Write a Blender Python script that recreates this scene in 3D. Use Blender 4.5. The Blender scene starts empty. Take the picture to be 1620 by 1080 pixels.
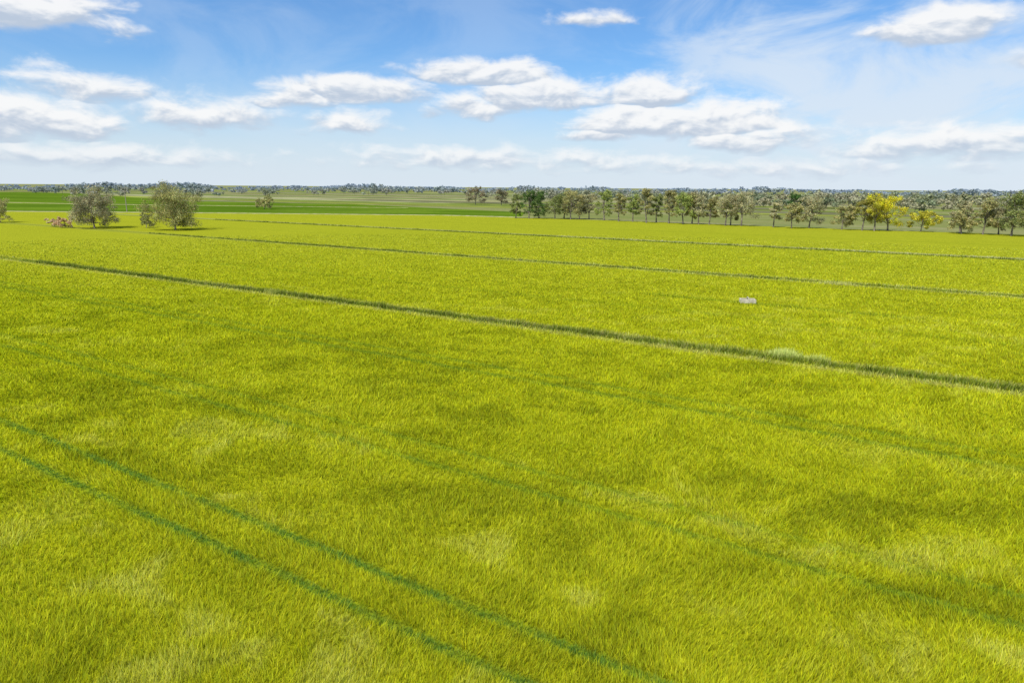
import bpy, bmesh, math, random
import numpy as np
from mathutils import Matrix, Vector, Euler
sc=bpy.context.scene
sc.view_settings.view_transform='Standard'; sc.view_settings.look='None'; sc.view_settings.exposure=0
rng=np.random.default_rng(7); random.seed(7)
COL=bpy.context.scene.collection

# ------------------------------------------------------------ camera
cam_d=bpy.data.cameras.new("camera"); cam=bpy.data.objects.new("camera",cam_d); COL.objects.link(cam)
R=Matrix.Rotation(math.radians(90-12.73),3,'X') @ Matrix.Rotation(math.radians(0.42),3,'Z')
cam.matrix_world=Matrix.Translation((0,0,12)) @ R.to_4x4()
cam_d.sensor_width=36; cam_d.lens=24; cam_d.clip_start=0.1; cam_d.clip_end=40000
sc.camera=cam

# field geometry: all tracks and banks run along DIR; NRM measures the offset from the origin
DIR=np.array([-0.8466,0.5322]); NRM=np.array([0.5322,0.8466])

# ------------------------------------------------------------ light
SUN_AZ=math.radians(-140); SUN_EL=math.radians(54)
sd=Vector((math.sin(SUN_AZ)*math.cos(SUN_EL),math.cos(SUN_AZ)*math.cos(SUN_EL),math.sin(SUN_EL)))
ld=bpy.data.lights.new("sun",'SUN'); ld.energy=4.8; ld.angle=math.radians(0.5); ld.color=(1.0,0.95,0.86)
lo=bpy.data.objects.new("sun",ld); COL.objects.link(lo)
lo.rotation_euler=sd.to_track_quat('Z','Y').to_euler(); lo.location=(0,0,60)

# ------------------------------------------------------------ node helpers
class NT:
    def __init__(s,t): s.t=t; s.n=t.nodes; s.l=t.links
    def node(s,ty,**k):
        n=s.n.new(ty)
        for a,b in k.items(): setattr(n,a,b)
        return n
    def put(s,sock,v):
        if isinstance(v,bpy.types.NodeSocket): s.l.new(v,sock)
        else: sock.default_value=v
    def m(s,op,a,b=0.0,c=0.0,clamp=False):
        n=s.node('ShaderNodeMath',operation=op,use_clamp=clamp)
        s.put(n.inputs[0],a); s.put(n.inputs[1],b)
        if len(n.inputs)>2: s.put(n.inputs[2],c)
        return n.outputs[0]
    def v(s,op,a,b=(0,0,0)):
        n=s.node('ShaderNodeVectorMath',operation=op)
        s.put(n.inputs[0],a)
        if op not in('LENGTH',): s.put(n.inputs[1],b)
        return n.outputs['Value'] if op in('LENGTH','DOT_PRODUCT') else n.outputs[0]
    def noise(s,vec,scale,detail=4,rough=0.5,dist=0.0,dim='2D'):
        n=s.node('ShaderNodeTexNoise',noise_dimensions=dim); s.put(n.inputs['Vector'],vec)
        n.inputs['Scale'].default_value=scale; n.inputs['Detail'].default_value=detail
        n.inputs['Roughness'].default_value=rough; n.inputs['Distortion'].default_value=dist
        return n.outputs[0]
    def ss(s,v,a,b,o0=0.0,o1=1.0):
        n=s.node('ShaderNodeMapRange',interpolation_type='SMOOTHSTEP')
        s.put(n.inputs[0],v); n.inputs[1].default_value=a; n.inputs[2].default_value=b
        n.inputs[3].default_value=o0; n.inputs[4].default_value=o1
        return n.outputs[0]
    def mix(s,f,a,b,bt='MIX'):
        n=s.node('ShaderNodeMix',data_type='RGBA',blend_type=bt)
        s.put(n.inputs[0],f)
        s.put(n.inputs[6],a if isinstance(a,bpy.types.NodeSocket) else (*a,1))
        s.put(n.inputs[7],b if isinstance(b,bpy.types.NodeSocket) else (*b,1))
        return n.outputs[2]

def new_mat(name):
    m=bpy.data.materials.new(name); m.use_nodes=True; m.node_tree.nodes.clear()
    return m,NT(m.node_tree)

def finish_diffuse(T,col,rough=0.9,trans=0.0,spec=0.0):
    o=T.node('ShaderNodeOutputMaterial')
    cs=col if isinstance(col,bpy.types.NodeSocket) else (*col,1)
    if spec>0:
        b=T.node('ShaderNodeBsdfPrincipled'); T.put(b.inputs['Base Color'],cs)
        b.inputs['Roughness'].default_value=rough; b.inputs['Specular IOR Level'].default_value=spec
    else:
        b=T.node('ShaderNodeBsdfDiffuse'); T.put(b.inputs[0],cs)
    if trans>0:
        t=T.node('ShaderNodeBsdfTranslucent'); T.put(t.inputs[0],cs)
        mx=T.node('ShaderNodeMixShader'); mx.inputs[0].default_value=trans
        T.l.new(b.outputs[0],mx.inputs[1]); T.l.new(t.outputs[0],mx.inputs[2]); T.l.new(mx.outputs[0],o.inputs[0])
    else: T.l.new(b.outputs[0],o.inputs[0])
    return b

# ------------------------------------------------------------ crop colour with painted lean shading, evaluated in numpy for ground and blades alike
def vnoise(x,y,s,seed):
    r=np.random.default_rng(seed); tab=r.random((256,256))
    ca,sa=math.cos(seed),math.sin(seed)
    X=(x*ca-y*sa)*s+seed*3.7; Y=(x*sa+y*ca)*s+seed*1.3; xi=np.floor(X).astype(int); yi=np.floor(Y).astype(int); fx=X-xi; fy=Y-yi
    fx=fx*fx*(3-2*fx); fy=fy*fy*(3-2*fy)
    a=tab[xi%256,yi%256]; b=tab[(xi+1)%256,yi%256]; c=tab[xi%256,(yi+1)%256]; d=tab[(xi+1)%256,(yi+1)%256]
    return (a*(1-fx)+b*fx)*(1-fy)+(c*(1-fx)+d*fx)*fy
def fbm(x,y,s,seed,octv=4,g=0.55):
    t=0;a=1;n=0
    for i in range(octv):
        t=t+a*vnoise(x,y,s*2**i,seed+i*11); n+=a; a*=g
    return t/n
def sst(v,a,b):
    t=np.clip((v-a)/(b-a),0,1); return t*t*(3-2*t)
def mixc(c,f,col): return c*(1-f[:,None])+np.array(col)[None]*f[:,None]
TRACKS=[(12.53,0.155,0.90,(0.090,0.185,0.018)),(14.35,0.155,0.90,(0.090,0.185,0.018)),
        (22.1,0.18,0.80,(0.12,0.195,0.012)),(23.9,0.17,0.70,(0.12,0.195,0.012)),
        (35.9,0.27,0.80,(0.12,0.19,0.012)),(37.6,0.25,0.70,(0.12,0.19,0.012)),
        (51.0,0.65,0.85,(0.10,0.15,0.014)),(49.8,0.4,0.45,(0.46,0.42,0.10)),(52.1,0.3,0.4,(0.46,0.42,0.10)),
        (66.0,0.4,0.35,(0.17,0.24,0.01)),
        (98.2,0.7,0.75,(0.13,0.18,0.015)),(99.6,0.5,0.4,(0.45,0.42,0.14)),(96.9,0.5,0.3,(0.45,0.42,0.14)),(125.0,0.6,0.25,(0.17,0.24,0.01)),
        (151.4,1.2,0.75,(0.13,0.17,0.02)),(154.0,1.2,0.6,(0.45,0.42,0.19)),(190.0,0.9,0.3,(0.2,0.25,0.01))]
def crop_colour_and_shade(x,y):
    u=x*DIR[0]+y*DIR[1]; c=x*NRM[0]+y*NRM[1]
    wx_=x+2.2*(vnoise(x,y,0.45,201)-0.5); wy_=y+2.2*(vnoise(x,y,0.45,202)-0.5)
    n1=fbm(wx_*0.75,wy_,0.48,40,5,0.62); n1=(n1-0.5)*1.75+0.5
    n2=fbm(u*0.4,c,0.055,60,3); n3=fbm(x,y,2.2,80,3,0.8); n4=vnoise(x,y,0.012,90); n5=fbm(x*0.7,y,0.11,95,3)
    rr=np.hypot(x,y); near=np.clip(1-(rr-25)/120,0.28,1)
    b=np.tile(np.array([[0.355,0.380,0.006]]),(len(x),1))
    b=mixc(b,sst(n2,0.40,0.66)*0.5,(0.400,0.410,0.010))
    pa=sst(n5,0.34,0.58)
    b=mixc(b,sst(n1,0.52,0.22)*0.88*near*(0.40+0.60*pa),(0.150,0.180,0.003))  # shading of wind-leaned crop, painted into the colour as dark patches
    b=mixc(b,sst(n1,0.60,0.90)*0.50*near*sst(n2,0.28,0.58),(0.56,0.55,0.07))  # lighter side of the same lean shading, painted as pale patches
    b=mixc(b,sst(n3,0.52,0.25)*0.50,(0.19,0.225,0.003))
    b=mixc(b,sst(n4,0.45,0.75)*0.3,(0.40,0.40,0.014))
    b=mixc(b,sst(rr,45,210)*0.6,(0.385,0.395,0.030))
    cw=c+(fbm(x,y,0.25,15,3)-0.5)*0.15
    gap=fbm(x,y,0.8,17,3)
    for off,w,st,colr in TRACKS:
        d=np.abs(cw-off); mk=1-sst(d,w*0.5,w*2.0); mk=mk*(0.66+0.34*sst(gap,0.32,0.55))*st
        b=mixc(b,mk,colr)
    d=np.abs(cw-75.0); mk=(1-sst(d,0.3,1.0))*sst(u,0,6)*(1-sst(u,24,32))*0.6
    b=mixc(b,mk,(0.17,0.23,0.012))
    return b

# ------------------------------------------------------------ mesh helpers
def mesh_from(name,V,F,mats,midx=None,colors=None,smooth=False):
    me=bpy.data.meshes.new(name)
    n=len(V); m,k=F.shape
    me.vertices.add(n); me.vertices.foreach_set("co",np.asarray(V,np.float32).ravel())
    me.loops.add(m*k); me.loops.foreach_set("vertex_index",F.astype(np.int32).ravel())
    me.polygons.add(m); me.polygons.foreach_set("loop_start",(np.arange(m)*k).astype(np.int32))
    try: me.polygons.foreach_set("loop_total",np.full(m,k,np.int32))
    except Exception: pass
    for mt in mats: me.materials.append(mt)
    if midx is not None: me.polygons.foreach_set("material_index",np.asarray(midx,np.int32))
    if colors is not None:
        a=me.color_attributes.new("tint",'FLOAT_COLOR','POINT')
        a.data.foreach_set("color",np.asarray(colors,np.float32).ravel())
    me.update(calc_edges=True)
    if smooth: me.polygons.foreach_set("use_smooth",np.ones(m,bool))
    return me
def add(name,me,loc=(0,0,0),rot=0,scale=(1,1,1),parent=None):
    o=bpy.data.objects.new(name,me); COL.objects.link(o)
    o.location=loc; o.rotation_euler=(0,0,rot); o.scale=scale
    if parent: o.parent=parent
    return o
def poly_sheet(name,pts,z,mat):
    me=bpy.data.meshes.new(name); me.from_pydata([(x,y,z) for x,y in pts],[],[list(range(len(pts)))]); me.materials.append(mat); me.update()
    if me.polygons[0].normal.z<0: me.flip_normals()
    return add(name,me)

# ------------------------------------------------------------ ground
m_gr,T=new_mat("dry_pasture")
geo=T.node('ShaderNodeNewGeometry'); P=geo.outputs['Position']
u=T.v('DOT_PRODUCT',P,(DIR[0],DIR[1],0)); c_=T.v('DOT_PRODUCT',P,(NRM[0],NRM[1],0))
cm=T.node('ShaderNodeCombineXYZ'); T.put(cm.inputs[0],T.m('MULTIPLY',u,0.25)); T.put(cm.inputs[1],c_)
a=T.noise(cm.outputs[0],0.012,4,0.6); b=T.noise(cm.outputs[0],0.06,5,0.65); d=T.noise(P,0.5,4,0.7)
col=T.mix(T.ss(a,0.40,0.60),(0.20,0.215,0.065),(0.27,0.26,0.12))
col=T.mix(T.m('MULTIPLY',T.ss(b,0.5,0.65),0.6),col,(0.14,0.19,0.045))
col=T.mix(T.m('MULTIPLY',T.ss(d,0.6,0.4),0.4),col,(0.13,0.14,0.055))
finish_diffuse(T,col)
S=16000
poly_sheet("ground",[(-S,-S),(S,-S),(S,S),(-S,S)],-0.14,m_gr)

m_field,T=new_mat("cereal_crop_ground")
at=T.node('ShaderNodeVertexColor',layer_name="tint"); geo=T.node('ShaderNodeNewGeometry')
fine=T.noise(geo.outputs['Position'],3.0,3,0.8)
col=T.mix(1.0,at.outputs[0],T.mix(T.ss(fine,0.3,0.7),(0.52,0.55,0.52),(0.98,0.98,0.98)),'MULTIPLY')
finish_diffuse(T,col)
EDGE_X=np.array([-420,-222,-128,-30,7,34,81.6,140,260,420.]); EDGE_Y=np.array([330,301,299,294,276,262,229.6,193,118,17.])
xs=np.concatenate([np.arange(-420,-150,3.0),np.arange(-150,-40,0.9),np.arange(-40,40,0.35),np.arange(40,150,0.9),np.arange(150,421,3.0)])
ts=np.concatenate([np.arange(-120,8,6),np.arange(8,60,0.25),np.arange(60,110,0.4),np.arange(110,170,0.8),np.arange(170,331,1.6)])
GX,GY=np.meshgrid(xs,ts,indexing='ij'); top=np.interp(xs,EDGE_X,EDGE_Y)+3*(vnoise(xs,xs*0,0.2,5)-0.5)
GY=np.minimum(GY,top[:,None])
vx=GX.ravel(); vy=GY.ravel(); nx,ny=GX.shape
idx=np.arange(nx*ny).reshape(nx,ny)
F=np.stack([idx[:-1,:-1],idx[1:,:-1],idx[1:,1:],idx[:-1,1:]],-1).reshape(-1,4)
area=(GY[:-1,1:]-GY[:-1,:-1]>1e-3)|(GY[1:,1:]-GY[1:,:-1]>1e-3)
F=F[area.ravel()]
cc4=np.ones((len(vx),4)); cc4[:,:3]=crop_colour_and_shade(vx,vy)
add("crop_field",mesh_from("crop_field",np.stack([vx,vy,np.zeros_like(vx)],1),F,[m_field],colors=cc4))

m_green,T=new_mat("irrigated_green_crop")
geo=T.node('ShaderNodeNewGeometry'); P=geo.outputs['Position']
a=T.noise(T.v('MULTIPLY',P,(0.35,1.3,0)),0.03,4,0.6); b=T.noise(P,0.4,4,0.7)
col=T.mix(T.ss(a,0.4,0.62),(0.075,0.140,0.008),(0.135,0.21,0.016))
col=T.mix(T.m('MULTIPLY',T.ss(b,0.6,0.4),0.4),col,(0.06,0.10,0.01))
finish_diffuse(T,col)
poly_sheet("green_crop_field",[(-1400,1000),(-669,980),(-525,850),(-245,527),(-107,470),(6,339),(3,284),(-30,300),(-128,306),(-222,309),(-420,338),(-1400,400)],-0.06,m_green)
m_track,T=new_mat("dry_headland_grass")
geo=T.node('ShaderNodeNewGeometry'); nz=T.noise(geo.outputs['Position'],0.3,4,0.7)
finish_diffuse(T,T.mix(T.ss(nz,0.4,0.6),(0.26,0.29,0.06),(0.42,0.37,0.20)))
poly_sheet("headland",[(-420,331),(-222,302),(-128,300),(-30,295),(7,277),(12,285),(-30,303),(-128,309),(-222,312),(-420,342)],-0.03,m_track)
poly_sheet("check_bank",[(-700,560),(-250,420),(-60,395),(-60,400),(-250,430),(-700,575)],-0.03,m_track)

m_pad,T=new_mat("distant_paddock")
at=T.node('ShaderNodeVertexColor',layer_name="tint"); geo=T.node('ShaderNodeNewGeometry')
nz=T.noise(T.v('MULTIPLY',geo.outputs['Position'],(0.5,1,0)),0.05,5,0.7)
col=T.mix(1.0,at.outputs[0],T.mix(T.ss(nz,0.35,0.65),(0.65,0.65,0.65),(1.15,1.15,1.1)),'MULTIPLY')
finish_diffuse(T,col)
pal=[(0.22,0.24,0.065),(0.25,0.25,0.10),(0.17,0.22,0.05),(0.30,0.28,0.14),(0.18,0.18,0.09),(0.26,0.29,0.06),(0.12,0.19,0.04),(0.31,0.31,0.16),(0.20,0.25,0.05)]
V=[];F=[];C=[]
cc=246.0
while cc<2600:
    wd=random.uniform(10,32)*(1+cc/700)
    uu=-2600.0
    while uu<2600:
        ln=random.uniform(160,520)*(1+cc/1500)
        p=random.choice(pal); k=random.uniform(0.8,1.15)
        if random.random()<0.85:
            q=[]
            for (du,dc) in [(uu,cc),(uu+ln*0.97,cc),(uu+ln*0.97,cc+wd*0.9),(uu,cc+wd*0.9)]:
                q.append((DIR[0]*du+NRM[0]*dc,DIR[1]*du+NRM[1]*dc,-0.10))
            if min(x[1] for x in q)>200:
                i=len(V); V+=q; F.append([i,i+3,i+2,i+1]); C+=[(p[0]*k,p[1]*k,p[2]*k,1)]*4
        uu+=ln
    cc+=wd
add("distant_paddocks",mesh_from("distant_paddocks",np.array(V),np.array(F),[m_pad],colors=np.array(C)))

# ------------------------------------------------------------ crop blades
m_blade,T=new_mat("grass_blades")
at=T.node('ShaderNodeVertexColor',layer_name="tint")
finish_diffuse(T,at.outputs[0],0.6,0.30)

def blades(x,y,h,w,lean,tintc,name,mat,z0=0.0,wind=1.0):
    n=len(x)
    th=rng.uniform(0,math.pi,n)
    ld_=rng.uniform(0,2*math.pi,n); lm=rng.random(n)*lean
    wx=wind*(0.06+0.9*(fbm(x,y,0.45,3,2)-0.5)); wy=wind*(0.10+0.9*(fbm(x,y,0.40,4,2)-0.5))
    tx=x+h*(lm*np.cos(ld_)+wx); ty=y+h*(lm*np.sin(ld_)+wy)
    V=np.zeros((n,3,3),np.float32)
    V[:,0,0]=x-np.cos(th)*w/2; V[:,0,1]=y-np.sin(th)*w/2; V[:,0,2]=z0
    V[:,1,0]=x+np.cos(th)*w/2; V[:,1,1]=y+np.sin(th)*w/2; V[:,1,2]=z0
    V[:,2,0]=tx; V[:,2,1]=ty; V[:,2,2]=z0+h
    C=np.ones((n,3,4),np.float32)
    C[:,0,:3]=np.clip(tintc*0.60,0,0.85); C[:,1,:3]=C[:,0,:3]; C[:,2,:3]=np.clip(tintc*1.45,0,0.9)  # dark base, bright tip: shade in the gaps painted into the tint
    return add(name,mesh_from(name,V.reshape(-1,3),np.arange(n*3).reshape(n,3),[mat],colors=C.reshape(-1,4)))

N=900000
r=np.exp(rng.uniform(math.log(12),math.log(180),N)); az=rng.uniform(-0.78,0.78,N)
x=r*np.sin(az); y=r*np.cos(az); cv=x*NRM[0]+y*NRM[1]
keep=(cv<234)&(y<268)&(np.random.default_rng(1).random(N)<np.clip(1.25-r/210,0,1))
x=x[keep];y=y[keep];r=r[keep];cv=cv[keep]
h=(0.13+0.17*rng.random(len(x)))*(0.55+0.9*fbm(x,y,0.6,9,2))
cw=cv+(fbm(x,y,0.25,15,3)-0.5)*0.15
for off,ww in [(12.53,0.24),(14.35,0.24),(22.1,0.23),(23.9,0.23),(35.9,0.32),(37.6,0.30)]:
    h=np.where(np.abs(cw-off)<ww,h*0.5,h)
w=np.maximum(0.019,r*0.00102)*(0.6+0.7*rng.random(len(x)))
h=h*(1-0.35*np.clip((r-70)/120,0,1))
t=crop_colour_and_shade(x,y)*(0.60+1.15*rng.random(len(x)))[:,None]*1.16
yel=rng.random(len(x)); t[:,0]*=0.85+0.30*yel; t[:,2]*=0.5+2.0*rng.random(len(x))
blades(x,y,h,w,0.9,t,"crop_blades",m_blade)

X=[];Y=[];Hh=[];W=[];CT=[]
for off,hw,n,hh,umin,umax,bw in [(51.0,0.55,42000,0.45,-60,120,0.05),(98.2,0.5,15000,0.38,-110,170,0.09),(151.4,0.8,11000,0.4,-160,220,0.13)]:
    uu=rng.uniform(umin,umax,n); oo=rng.normal(0,hw*0.5,n)+(fbm(uu,uu*0,0.3,19,3)-0.5)*0.7
    dens=vnoise(uu,uu*0,0.5,21)*0.6+vnoise(uu,uu*0,0.12,22)*0.6
    k=rng.random(n)<dens*1.1
    uu=uu[k];oo=oo[k]
    px=DIR[0]*uu+NRM[0]*(off+oo); py=DIR[1]*uu+NRM[1]*(off+oo)
    X.append(px);Y.append(py);Hh.append(hh*(0.4+0.8*rng.random(len(px)))*(0.6+0.8*vnoise(px,py,0.6,31))); W.append(bw*(0.7+0.6*rng.random(len(px))))
    ct=np.array([0.155,0.20,0.022])[None]*(0.5+1.1*rng.random(len(px)))[:,None]
    pale=rng.random(len(px))<0.12+0.25*(vnoise(px,py,0.15,33)>0.72)
    ct[pale]=np.array([0.42,0.40,0.12])
    CT.append(ct)
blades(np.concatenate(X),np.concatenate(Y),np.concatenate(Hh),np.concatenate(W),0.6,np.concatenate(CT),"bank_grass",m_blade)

def clump(name,cx,cy,L,Wd,n,hh,colr,bw=0.05):
    uu=rng.normal(0,L*0.35,n); oo=rng.normal(0,Wd*0.35,n)
    px=cx+DIR[0]*uu+NRM[0]*oo; py=cy+DIR[1]*uu+NRM[1]*oo
    ct=np.array(colr)[None]*(0.6+0.8*rng.random(n))[:,None]
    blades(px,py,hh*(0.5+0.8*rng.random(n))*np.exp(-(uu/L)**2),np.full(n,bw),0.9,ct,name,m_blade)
clump("weed_clump",20.1,48.9,1.7,1.0,1000,0.5,(0.52,0.60,0.15))
clump("weed_clump",22.0,47.6,1.3,0.8,300,0.4,(0.48,0.54,0.12))
clump("weed_clump",-27.5,77.5,2.2,1.0,450,0.4,(0.48,0.50,0.11),0.07)
clump("weed_clump",42,88,3.2,1.2,350,0.4,(0.5,0.50,0.14),0.09)

# ------------------------------------------------------------ trees
m_bark,T=new_mat("gum_bark")
geo=T.node('ShaderNodeNewGeometry'); nz=T.noise(T.v('MULTIPLY',geo.outputs['Position'],(3,3,0.7)),1.5,4,0.6,0,'3D')
finish_diffuse(T,T.mix(T.ss(nz,0.4,0.6),(0.10,0.08,0.06),(0.28,0.24,0.20)))
m_leaf,T=new_mat("tree_foliage")
at=T.node('ShaderNodeVertexColor',layer_name="tint")
finish_diffuse(T,at.outputs[0],0.6,0.28)

def tube(pts,rad,k=7):
    V=[];F=[]
    n=len(pts)
    for i,(p,r_) in enumerate(zip(pts,rad)):
        p=np.array(p); q=np.array(pts[min(i+1,n-1)])-np.array(pts[max(i-1,0)]); q=q/(np.linalg.norm(q)+1e-9)
        a=np.cross(q,[0.3,0.9,0.1]); a/=np.linalg.norm(a); b=np.cross(q,a)
        for j in range(k):
            an=2*math.pi*j/k; V.append(p+r_*(a*math.cos(an)+b*math.sin(an)))
    for i in range(n-1):
        for j in range(k):
            F.append([i*k+j,i*k+(j+1)%k,(i+1)*k+(j+1)%k,(i+1)*k+j])
    return np.array(V),np.array(F)

def tree_mesh(name,H,W,style,seed,nleaf=2600,bare=0.22,leaf=0.30,lobes=None,full=1.0):
    r=np.random.default_rng(seed)
    Vs=[];Fs=[];Ms=[];Cs=[];off=0
    def push(V,F,m,C):
        nonlocal off
        Vs.append(V);Fs.append(F+off);Ms.append(np.full(len(F),m));Cs.append(C);off+=len(V)
    tr=0.016*H+0.03
    lean=r.normal(0,0.05,2)
    fork=H*(bare+0.08)
    top=np.array([lean[0]*H,lean[1]*H,H*0.74])
    trunk=[np.array([0,0,-0.3]),np.array([lean[0]*H*.1,lean[1]*H*.1,fork*0.5]),np.array([lean[0]*fork*1.5,lean[1]*fork*1.5,fork]),
           np.array([lean[0]*H*.6+r.normal(0,.03)*W,lean[1]*H*.6+r.normal(0,.03)*W,H*0.5]),top]
    V,F=tube(trunk,[tr*1.35,tr,tr*0.8,tr*0.45,tr*0.15]); push(V,F,0,np.ones((len(V),4)))
    nl=lobes or int(r.integers(8,12))
    cents=[]
    skew=r.normal(0,0.07,2)*W
    for i in range(nl):
        an=2*math.pi*(i*0.382)+r.normal(0,0.3); f=(i+0.5)/nl
        zf=0.10+0.68*f; prof=math.sqrt(max(0.05,1-((zf-0.38)/0.62)**2))
        rr=W*0.5*prof*r.uniform(0.40,0.85)
        cents.append(np.array([math.cos(an)*rr+skew[0]*zf,math.sin(an)*rr+skew[1]*zf,H*(bare+(1-bare)*zf)]))
    for _ in range(3): cents.append(np.array([r.normal(0,.09)*W+skew[0],r.normal(0,.09)*W+skew[1],H*r.uniform(0.55,0.84)]))
    subs=[]
    for ce in cents:
        st=trunk[2]*(1-0.3*r.random())+ (trunk[3]-trunk[2])*r.uniform(0,0.6)
        st[2]=min(st[2],ce[2]*0.85)
        mid=(st+ce)/2+np.array([0,0,-0.03*H])+r.normal(0,0.03*H,3)
        V,F=tube([st,mid,ce],[tr*0.45,tr*0.28,tr*0.08],5); push(V,F,0,np.ones((len(V),4)))
        ns=int(r.integers(5,8)); R0=0.19*min(W*1.1,H)*full
        for s in range(ns):
            d=r.normal(0,1,3); d/=np.linalg.norm(d); d[2]*=0.75
            sc_=ce+d*R0*r.uniform(0.4,1.05); sc_[2]=min(sc_[2],H*0.96)
            sc_[2]=max(sc_[2],H*bare*0.8+0.15*H*r.random())
            subs.append((sc_,R0*r.uniform(0.36,0.68),r.uniform(0.60,1.38)))
            if s<2:
                V,F=tube([ce,sc_],[tr*0.12,tr*0.05],4); push(V,F,0,np.ones((len(V),4)))
    wts=np.array([s[1]**2 for s in subs]); wts/=wts.sum()
    idx=r.choice(len(subs),nleaf,p=wts)
    cen=np.array([s[0] for s in subs])[idx]; rad=np.array([s[1] for s in subs])[idx]; br=np.array([s[2] for s in subs])[idx]
    d=r.normal(0,1,(nleaf,3)); d/=np.linalg.norm(d,axis=1)[:,None]
    p=cen+d*(rad*r.random(nleaf)**0.45)[:,None]*np.array([1,1,0.8])
    a=r.normal(0,1,(nleaf,3)); a/=np.linalg.norm(a,axis=1)[:,None]
    nrm=d*0.9+a*0.7+np.array([0,0,0.25]); nrm/=np.linalg.norm(nrm,axis=1)[:,None]
    t1=np.cross(nrm,r.normal(0,1,(nleaf,3))); t1/=np.linalg.norm(t1,axis=1)[:,None]; t2=np.cross(nrm,t1)
    sz=leaf*r.uniform(0.6,1.3,nleaf)[:,None]
    p[:,2]=np.maximum(p[:,2],0.15)
    LV=np.stack([p-t1*sz*.5,p-t2*sz*.3,p+t1*sz*.5,p+t2*sz*.3],axis=1).reshape(-1,3)
    base=np.array(style)*1.9
    lc=base[None]*(br*r.uniform(0.65,1.4,nleaf))[:,None]
    lc[:,0]*=r.uniform(0.85,1.2,nleaf); lc=np.clip(lc,0,0.85)
    LC=np.ones((nleaf,4,4)); LC[:,:,:3]=lc[:,None,:]
    push(LV,np.arange(nleaf*4).reshape(-1,4),1,LC.reshape(-1,4))
    return mesh_from(name,np.concatenate(Vs),np.concatenate(Fs),[m_bark,m_leaf],np.concatenate(Ms),np.concatenate(Cs))

OL=(0.195,0.185,0.075); GY=(0.22,0.21,0.11); DK=(0.055,0.095,0.024); LG=(0.17,0.20,0.055); YE=(0.36,0.32,0.016); MG=(0.125,0.145,0.048); YO=(0.28,0.26,0.03)
sd_=100
def plant(name,x,y,H,W,style,**k):
    global sd_; sd_+=1
    return add(name,tree_mesh(name,H,W,style,sd_,**k),(x,y,0),0)
plant("gum_tree",-116.5,192.4,12.0,14.8,(0.18,0.17,0.095),nleaf=18000,bare=0.06,leaf=0.31,lobes=19,full=1.15)
plant("gum_tree",-91.4,186.8,12.6,14.4,(0.19,0.185,0.07),nleaf=19000,bare=0.02,leaf=0.31,lobes=20,full=1.15)
plant("gum_tree",-161.2,217.3,9.5,8.0,OL,nleaf=5000,bare=0.03)
plant("gum_tree",-165.2,215.3,7.5,8.0,MG,nleaf=4000,bare=0.02)
plant("shrub",-104,196,4.6,4.4,(0.13,0.14,0.05),nleaf=2600,bare=0.02,lobes=7)
plant("dry_shrub",-125.5,193.5,3.3,7.0,(0.36,0.25,0.15),nleaf=4200,bare=0.0,lobes=12,leaf=0.25)
plant("dry_shrub",-130,196,2.7,5.0,(0.36,0.26,0.16),nleaf=2200,bare=0.0,lobes=8,leaf=0.25)
plant("gum_tree",-127.9,357.1,7.6,13.0,(0.22,0.21,0.08),nleaf=3600,bare=0.03,leaf=0.45,lobes=12)
plant("gum_tree",-25.8,476.7,13.6,15.0,(0.16,0.135,0.080),nleaf=3400,bare=0.08,leaf=0.6)
plant("gum_tree",-7.8,465.2,11.8,10.5,(0.14,0.125,0.07),nleaf=2600,bare=0.1,leaf=0.6)
row=[(6,271,12.0,5.9,DK,.03),(11,272,12.3,6.4,DK,.03),(1.5,273,9.5,5.0,MG,.05),(17,273,10.4,6.5,MG,.1),(20,276,11.2,6.0,MG,.08),(23,268,11.9,7.4,OL,.12),(26.5,272,11.0,6,GY,.12),(30,275,10.0,5.5,GY,.15),
(34,260,10.9,6.2,LG,.14),(39,256,9.6,5.1,OL,.16),(43,251,10.3,5.0,LG,.16),(47,247,11.0,5.9,OL,.16),(51,248,9.7,5.0,MG,.16),(55,244,10.5,5.4,OL,.16),
(58,240,9.9,5.7,LG,.15),(62,241,10.3,5.3,OL,.16),(64,237,10.4,5.6,GY,.18),(67,236,10.2,5.2,OL,.15),(70,230,9.7,5.9,GY,.15),
(76,227,10.5,7.8,GY,.15),(72.5,231,9.3,4.6,OL,.18),
(84,221,8.9,4.0,GY,.2),(87,218,8.4,4.8,OL,.15),(94,219,9.8,8.3,GY,.12),(101,213,7.8,5.4,OL,.15),(104.5,210,10.8,5.8,(0.18,0.17,0.045),.15),(107.5,208,10.0,5.4,YO,.15),
(111.5,205,12.2,7.4,YE,.12),(121,206,6.6,7.4,YO,.06),(126,197,7.0,5.4,OL,.12),(129.5,199,9.4,5.8,GY,.12),(132,193,9.2,6.4,OL,.12),(136.5,195,8.0,5.9,GY,.12),
(136,189,11.5,6.9,MG,.08),(139,186,12.0,7.4,(0.15,0.155,0.055),.08),(142,184,11.4,6.8,OL,.12),(145,181,9.9,6.7,GY,.12),(150,180,10.5,6.5,OL,.12),(156,177,10,6,GY,.12)]
for (x_,y_,H_,W_,st,br_) in row:
    k_=1.0 if st is YE or H_<8 else random.uniform(0.92,1.2)
    plant("gum_tree",x_+random.uniform(-.8,.8),y_+random.uniform(-2,2),H_*1.04*k_,W_*random.uniform(1.0,1.4),st,nleaf=int(3000+W_*300),bare=br_*random.uniform(.6,1.4),leaf=0.36,lobes=random.randint(8,13))
plant("gum_tree",142,349,12.8,7.6,(0.04,0.08,0.02),nleaf=3000,bare=.03,leaf=.5)

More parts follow.
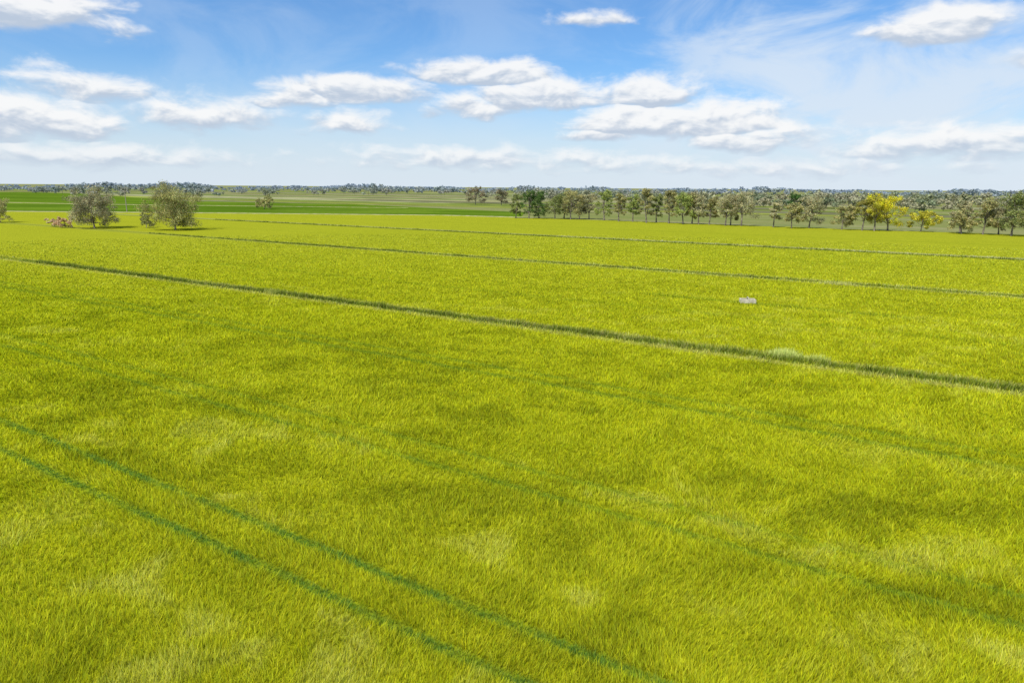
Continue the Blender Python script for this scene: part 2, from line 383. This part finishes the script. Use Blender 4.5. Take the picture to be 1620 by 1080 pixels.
def far_mass(name,items,leafn,seed):
    r=np.random.default_rng(seed)
    Vs=[];Cs=[]
    for (x_,y_,H_,W_,colr) in items:
        n=leafn; nb=7
        bc=np.stack([r.normal(0,.22,nb)*W_,r.normal(0,.22,nb)*W_,H_*r.uniform(0.25,0.82,nb)],1)
        id_=r.integers(0,nb,n); d=r.normal(0,1,(n,3)); d/=np.linalg.norm(d,axis=1)[:,None]
        p=bc[id_]+d*(r.random(n)**0.5)[:,None]*np.array([W_*0.22,W_*0.22,H_*0.19])
        p[:,2]=np.clip(p[:,2],0.04*H_,None)
        nrm=d*0.9+r.normal(0,.5,(n,3))+np.array([0,0,.2]); nrm/=np.linalg.norm(nrm,axis=1)[:,None]
        t1=np.cross(nrm,r.normal(0,1,(n,3))); t1/=np.linalg.norm(t1,axis=1)[:,None]; t2=np.cross(nrm,t1)
        s=(0.075*(W_+H_)*0.5*r.uniform(0.8,1.5,n)*math.sqrt(160/n))[:,None]
        p=p+np.array([x_,y_,0])
        Vs.append(np.stack([p-t1*s,p-t2*s*.7,p+t1*s,p+t2*s*.7],1).reshape(-1,3))
        c_=np.ones((n,4,4)); c_[:,:,:3]=(np.array(colr)[None]*1.8*r.uniform(0.7,1.3,n)[:,None])[:,None,:]; Cs.append(c_.reshape(-1,4))
        tw=0.02*H_
        for (ax,ay) in((1,0),(0,1)):
            q=np.array([[x_-ax*tw,y_-ay*tw,-.1],[x_+ax*tw,y_+ay*tw,-.1],[x_+ax*tw*.5,y_+ay*tw*.5,H_*.6],[x_-ax*tw*.5,y_-ay*tw*.5,H_*.6]])
            Vs.append(q); Cs.append(np.tile([0.16,0.14,0.11,1],(4,1)))
    V=np.concatenate(Vs); add(name,mesh_from(name,V,np.arange(len(V)).reshape(-1,4),[m_leaf],colors=np.concatenate(Cs)))
def haze_tint(colr,dist):
    k=min(1,max(0,(dist-350)/1700)); a=np.array(colr); return tuple(a*(1-k)+np.array([0.175,0.21,0.25])*k)  # aerial haze painted into the foliage colour, stronger with distance
pal2=[(0.18,0.175,0.085),(0.15,0.16,0.07),(0.21,0.20,0.11),(0.12,0.14,0.07),(0.20,0.18,0.10)]
items=[]
for i in range(200):
    a_=random.uniform(0.02,0.78); d_=random.choice([random.uniform(480,560),random.uniform(600,800),random.uniform(440,700)])
    if a_<0.15 and d_<600: d_+=200
    items.append((d_*math.sin(a_),d_*math.cos(a_),random.uniform(6,12),random.uniform(7,15),haze_tint(random.choice(pal2),d_)))
for i in range(80):
    a_=random.uniform(-0.72,0.25); d_=random.uniform(700,1200)
    items.append((d_*math.sin(a_),d_*math.cos(a_),random.uniform(6,12),random.uniform(8,17),haze_tint(random.choice(pal2),d_)))
far_mass("distant_trees",items,190,5)
items=[]
for i in range(750):
    a_=random.uniform(-0.80,0.80); d_=random.uniform(1250,3200)
    big=0.95+0.28*math.sin(a_*23)+0.22*math.sin(a_*57+1)
    items.append((d_*math.sin(a_),d_*math.cos(a_),random.uniform(7,13)*big*(0.85+d_/6000),random.uniform(14,34),haze_tint(random.choice(pal2),d_)))
far_mass("distant_tree_line",items,90,6)

# ------------------------------------------------------------ built things
def simple_mat(name,c,rough=0.7,var=0.15,scale=2.0):
    m,T=new_mat(name); geo=T.node('ShaderNodeNewGeometry'); nz=T.noise(geo.outputs['Position'],scale,4,0.6,0,'3D')
    k=1-var
    finish_diffuse(T,T.mix(T.ss(nz,0.35,0.65),(c[0]*k,c[1]*k,c[2]*k),c),rough,0,0.3); return m
m_conc=simple_mat("weathered_concrete",(0.62,0.56,0.42),0.8,0.35); m_wood=simple_mat("pole_timber",(0.32,0.27,0.22)); m_tin=simple_mat("shed_steel",(0.50,0.52,0.52),0.5)
m_dark=simple_mat("dark_steel",(0.10,0.10,0.09),0.6); m_ins=simple_mat("insulator_ceramic",(0.5,0.45,0.4),0.3)
def box(bm,cx,cy,cz,sx,sy,sz):
    r=bmesh.ops.create_cube(bm,size=1.0); bmesh.ops.scale(bm,vec=(sx,sy,sz),verts=r['verts']); bmesh.ops.translate(bm,vec=(cx,cy,cz),verts=r['verts'])
def bobj(name,fn,mat,parent=None,bev=0.0):
    bm=bmesh.new(); fn(bm)
    if bev: bmesh.ops.bevel(bm,geom=list(bm.edges),offset=bev,segments=1,affect='EDGES')
    me=bpy.data.meshes.new(name); bm.to_mesh(me); bm.free(); me.materials.append(mat)
    return add(name,me,parent=parent)
e=bpy.data.objects.new("irrigation_outlet",None); COL.objects.link(e)
def f1(bm):
    box(bm,0,0.45,0.22,1.6,0.12,0.44); box(bm,0,-0.45,0.22,1.6,0.12,0.44)
    box(bm,-0.74,0,0.20,0.12,0.78,0.40); box(bm,0.74,0,0.20,0.12,0.78,0.40)
bobj("concrete_walls",f1,m_conc,e,0.015)
bobj("gate",lambda bm: box(bm,0,0,0.24,0.05,0.77,0.42),m_dark,e)
bobj("gate_frame",lambda bm: (box(bm,0,0.36,0.30,0.10,0.05,0.56),box(bm,0,-0.36,0.30,0.10,0.05,0.56),box(bm,0,0,0.60,0.10,0.77,0.04)),m_conc,e)
e.location=(25.4,72.9,0); e.rotation_euler=(0,0,math.radians(-8))
def pole(x,y,H,rot):
    e=bpy.data.objects.new("power_pole",None); COL.objects.link(e)
    def f(bm): bmesh.ops.create_cone(bm,cap_ends=True,segments=10,radius1=0.19,radius2=0.12,depth=H+0.4,matrix=Matrix.Translation((0,0,H/2-0.2)))
    bobj("pole",f,m_wood,e)
    bobj("crossarm",lambda bm: box(bm,0,-0.19,H-0.5,2.4,0.12,0.14),m_wood,e)
    def fi(bm):
        for xx in(-1.05,0,1.05): bmesh.ops.create_cone(bm,cap_ends=True,segments=8,radius1=0.07,radius2=0.05,depth=0.25,matrix=Matrix.Translation((xx,-0.19,H-0.30)))
    bobj("insulators",fi,m_ins,e)
    e.location=(x,y,0); e.rotation_euler=(0,0,rot)
pole(-173,311,9.2,0.3)
def shed(x,y,L,D,Hw,Hr,rot):
    e=bpy.data.objects.new("farm_shed",None); COL.objects.link(e)
    def walls(bm):
        vs=[bm.verts.new(v) for v in [(-L/2,-D/2,0),(L/2,-D/2,0),(L/2,D/2,0),(-L/2,D/2,0),(-L/2,-D/2,Hw),(L/2,-D/2,Hw),(L/2,D/2,Hw),(-L/2,D/2,Hw),(-L/2,0,Hr),(L/2,0,Hr)]]
        for f in [(0,1,5,4),(2,3,7,6),(1,2,6,9,5),(3,0,4,8,7)]: bm.faces.new([vs[i] for i in f])
    bobj("walls",walls,m_tin,e)
    def roof(bm):
        o=0.6
        sl=(Hr-Hw)/(D/2)
        vs=[bm.verts.new(v) for v in [(-L/2-o,-D/2-o,Hw-sl*o+.08),(L/2+o,-D/2-o,Hw-sl*o+.08),(L/2+o,0,Hr+.08),(-L/2-o,0,Hr+.08),(-L/2-o,D/2+o,Hw-sl*o+.08),(L/2+o,D/2+o,Hw-sl*o+.08)]]
        bm.faces.new([vs[i] for i in(0,1,2,3)]); bm.faces.new([vs[i] for i in(3,2,5,4)])
    bobj("roof",roof,m_tin,e)
    bobj("doors",lambda bm: (box(bm,-L*0.25,-D/2-0.04,Hw*0.4,L*0.12,0.06,Hw*0.8),box(bm,L*0.2,-D/2-0.04,Hw*0.4,L*0.12,0.06,Hw*0.8)),m_dark,e)
    e.location=(x,y,0); e.rotation_euler=(0,0,rot)
shed(-560,1255,40,14,3.2,4.5,0.25); shed(-470,780,8,6,2.8,3.8,0.4)

# ------------------------------------------------------------ sky
wd=bpy.data.worlds.new("World"); sc.world=wd; wd.use_nodes=True; wd.node_tree.nodes.clear(); 
wd.cycles.sampling_method='NONE'
T=NT(wd.node_tree)
tc=T.node('ShaderNodeTexCoord'); s=T.node('ShaderNodeSeparateXYZ'); T.put(s.inputs[0],tc.outputs['Generated'])
azn=T.m('ARCTAN2',s.outputs[0],s.outputs[1]); eln=T.m('ARCSINE',s.outputs[2])
cb=T.node('ShaderNodeCombineXYZ'); T.put(cb.inputs[0],azn); T.put(cb.inputs[1],eln); vec=cb.outputs[0]
wn=T.node('ShaderNodeTexNoise',noise_dimensions='2D'); T.put(wn.inputs['Vector'],T.v('MULTIPLY',vec,(1,2.0,1))); wn.inputs['Scale'].default_value=12; wn.inputs['Detail'].default_value=2
pv=T.v('ADD',vec,T.v('MULTIPLY',T.v('SUBTRACT',wn.outputs['Color'],(0.5,0.5,0.5)),(0.06,0.018,0)))
s2=T.node('ShaderNodeSeparateXYZ'); T.put(s2.inputs[0],pv); PX,PY=s2.outputs[0],s2.outputs[1]
cl=[(-.600,.190,.13,.044,1.15),(-.215,.124,.12,.028,1.25),(-.30,.112,.08,.022,1.0),(-.046,.150,.125,.029,1.25),(.04,.122,.11,.036,1.15),(-.06,.106,.09,.022,1.0),
(.185,.122,.09,.036,1.15),(.20,.086,.16,.033,1.3),(.28,.086,.12,.042,1.1),(.12,.070,.09,.018,.9),(.33,.062,.10,.028,.95),(.527,.184,.10,.029,1.35),(-.60,.070,.13,.042,1.15),
(-.40,.085,.14,.032,.66),(-.54,.110,.10,.030,.70),(-.224,.082,.07,.024,.95),(.099,.216,.07,.017,.85),(-.05,.036,.28,.024,.70),(.57,.052,.19,.038,.8),
(-.54,.030,.22,.024,.70),(.64,.140,.05,.018,.9),(.32,.026,.35,.018,.48)]
D=None;DY=None
for a_,e_,w_,h_,am in cl:
    dx=T.m('MULTIPLY_ADD',PX,1/w_,-a_/w_); dy=T.m('MULTIPLY_ADD',PY,1/h_,-e_/h_)
    dz=T.m('MAXIMUM',dy,T.m('MULTIPLY',dy,-1.5))
    rr=T.m('SQRT',T.m('MULTIPLY_ADD',dx,dx,T.m('MULTIPLY',dz,dz)))
    v=T.m('MULTIPLY_ADD',rr,-am,am)
    if D is None: D=v;DY=dy
    else:
        k=T.ss(T.m('SUBTRACT',v,D),-0.12,0.12); DY=T.m('MULTIPLY_ADD',k,T.m('SUBTRACT',dy,DY),DY); D=T.m('MAXIMUM',D,v)
nv=T.v('MULTIPLY',vec,(1,2.2,1))
f1_=T.noise(nv,18,7,0.58,0.2); f1b=T.noise(T.v('ADD',nv,(-0.006,0.016,0)),18,3,0.58,0.2)
D0=T.m('MAXIMUM',D,-0.55)
DD=T.m('MULTIPLY_ADD',T.m('SUBTRACT',f1_,0.5),1.15,D0)
alpha=T.ss(DD,-0.02,0.58)
alpha=T.m('MULTIPLY',alpha,T.ss(eln,0.015,0.075,0.60,0.94))
lit=T.ss(T.m('MULTIPLY_ADD',T.m('SUBTRACT',f1_,f1b),1.6,T.m('MULTIPLY',DY,0.95)),-0.42,0.36)
veil=T.noise(T.v('MULTIPLY',vec,(1,2.2,1)),5,6,0.60,0.4)
vz=T.m('MULTIPLY',T.ss(veil,0.32,0.66),T.m('MULTIPLY_ADD',T.ss(azn,0.05,0.35),0.66,0.20))
sky=T.node('ShaderNodeTexSky',sky_type='NISHITA'); sky.sun_disc=False; sky.sun_elevation=SUN_EL; sky.sun_rotation=SUN_AZ
sky.altitude=0; sky.air_density=1.0; sky.dust_density=0.6; sky.ozone_density=2.0
skc=T.mix(1.0,sky.outputs[0],(0.76,1.14,1.52),'MULTIPLY')
ccol=T.mix(lit,(5.2,6.0,7.2),(9.6,9.6,9.6))
skc=T.mix(vz,skc,(7.0,8.0,9.2))
skc=T.mix(T.ss(eln,-0.01,0.17,0.93,0.0),skc,(7.2,8.05,8.95))
fin=T.mix(alpha,skc,ccol)
bg=T.node('ShaderNodeBackground'); T.put(bg.inputs[0],fin); bg.inputs[1].default_value=0.10
wo=T.node('ShaderNodeOutputWorld'); T.l.new(bg.outputs[0],wo.inputs[0])
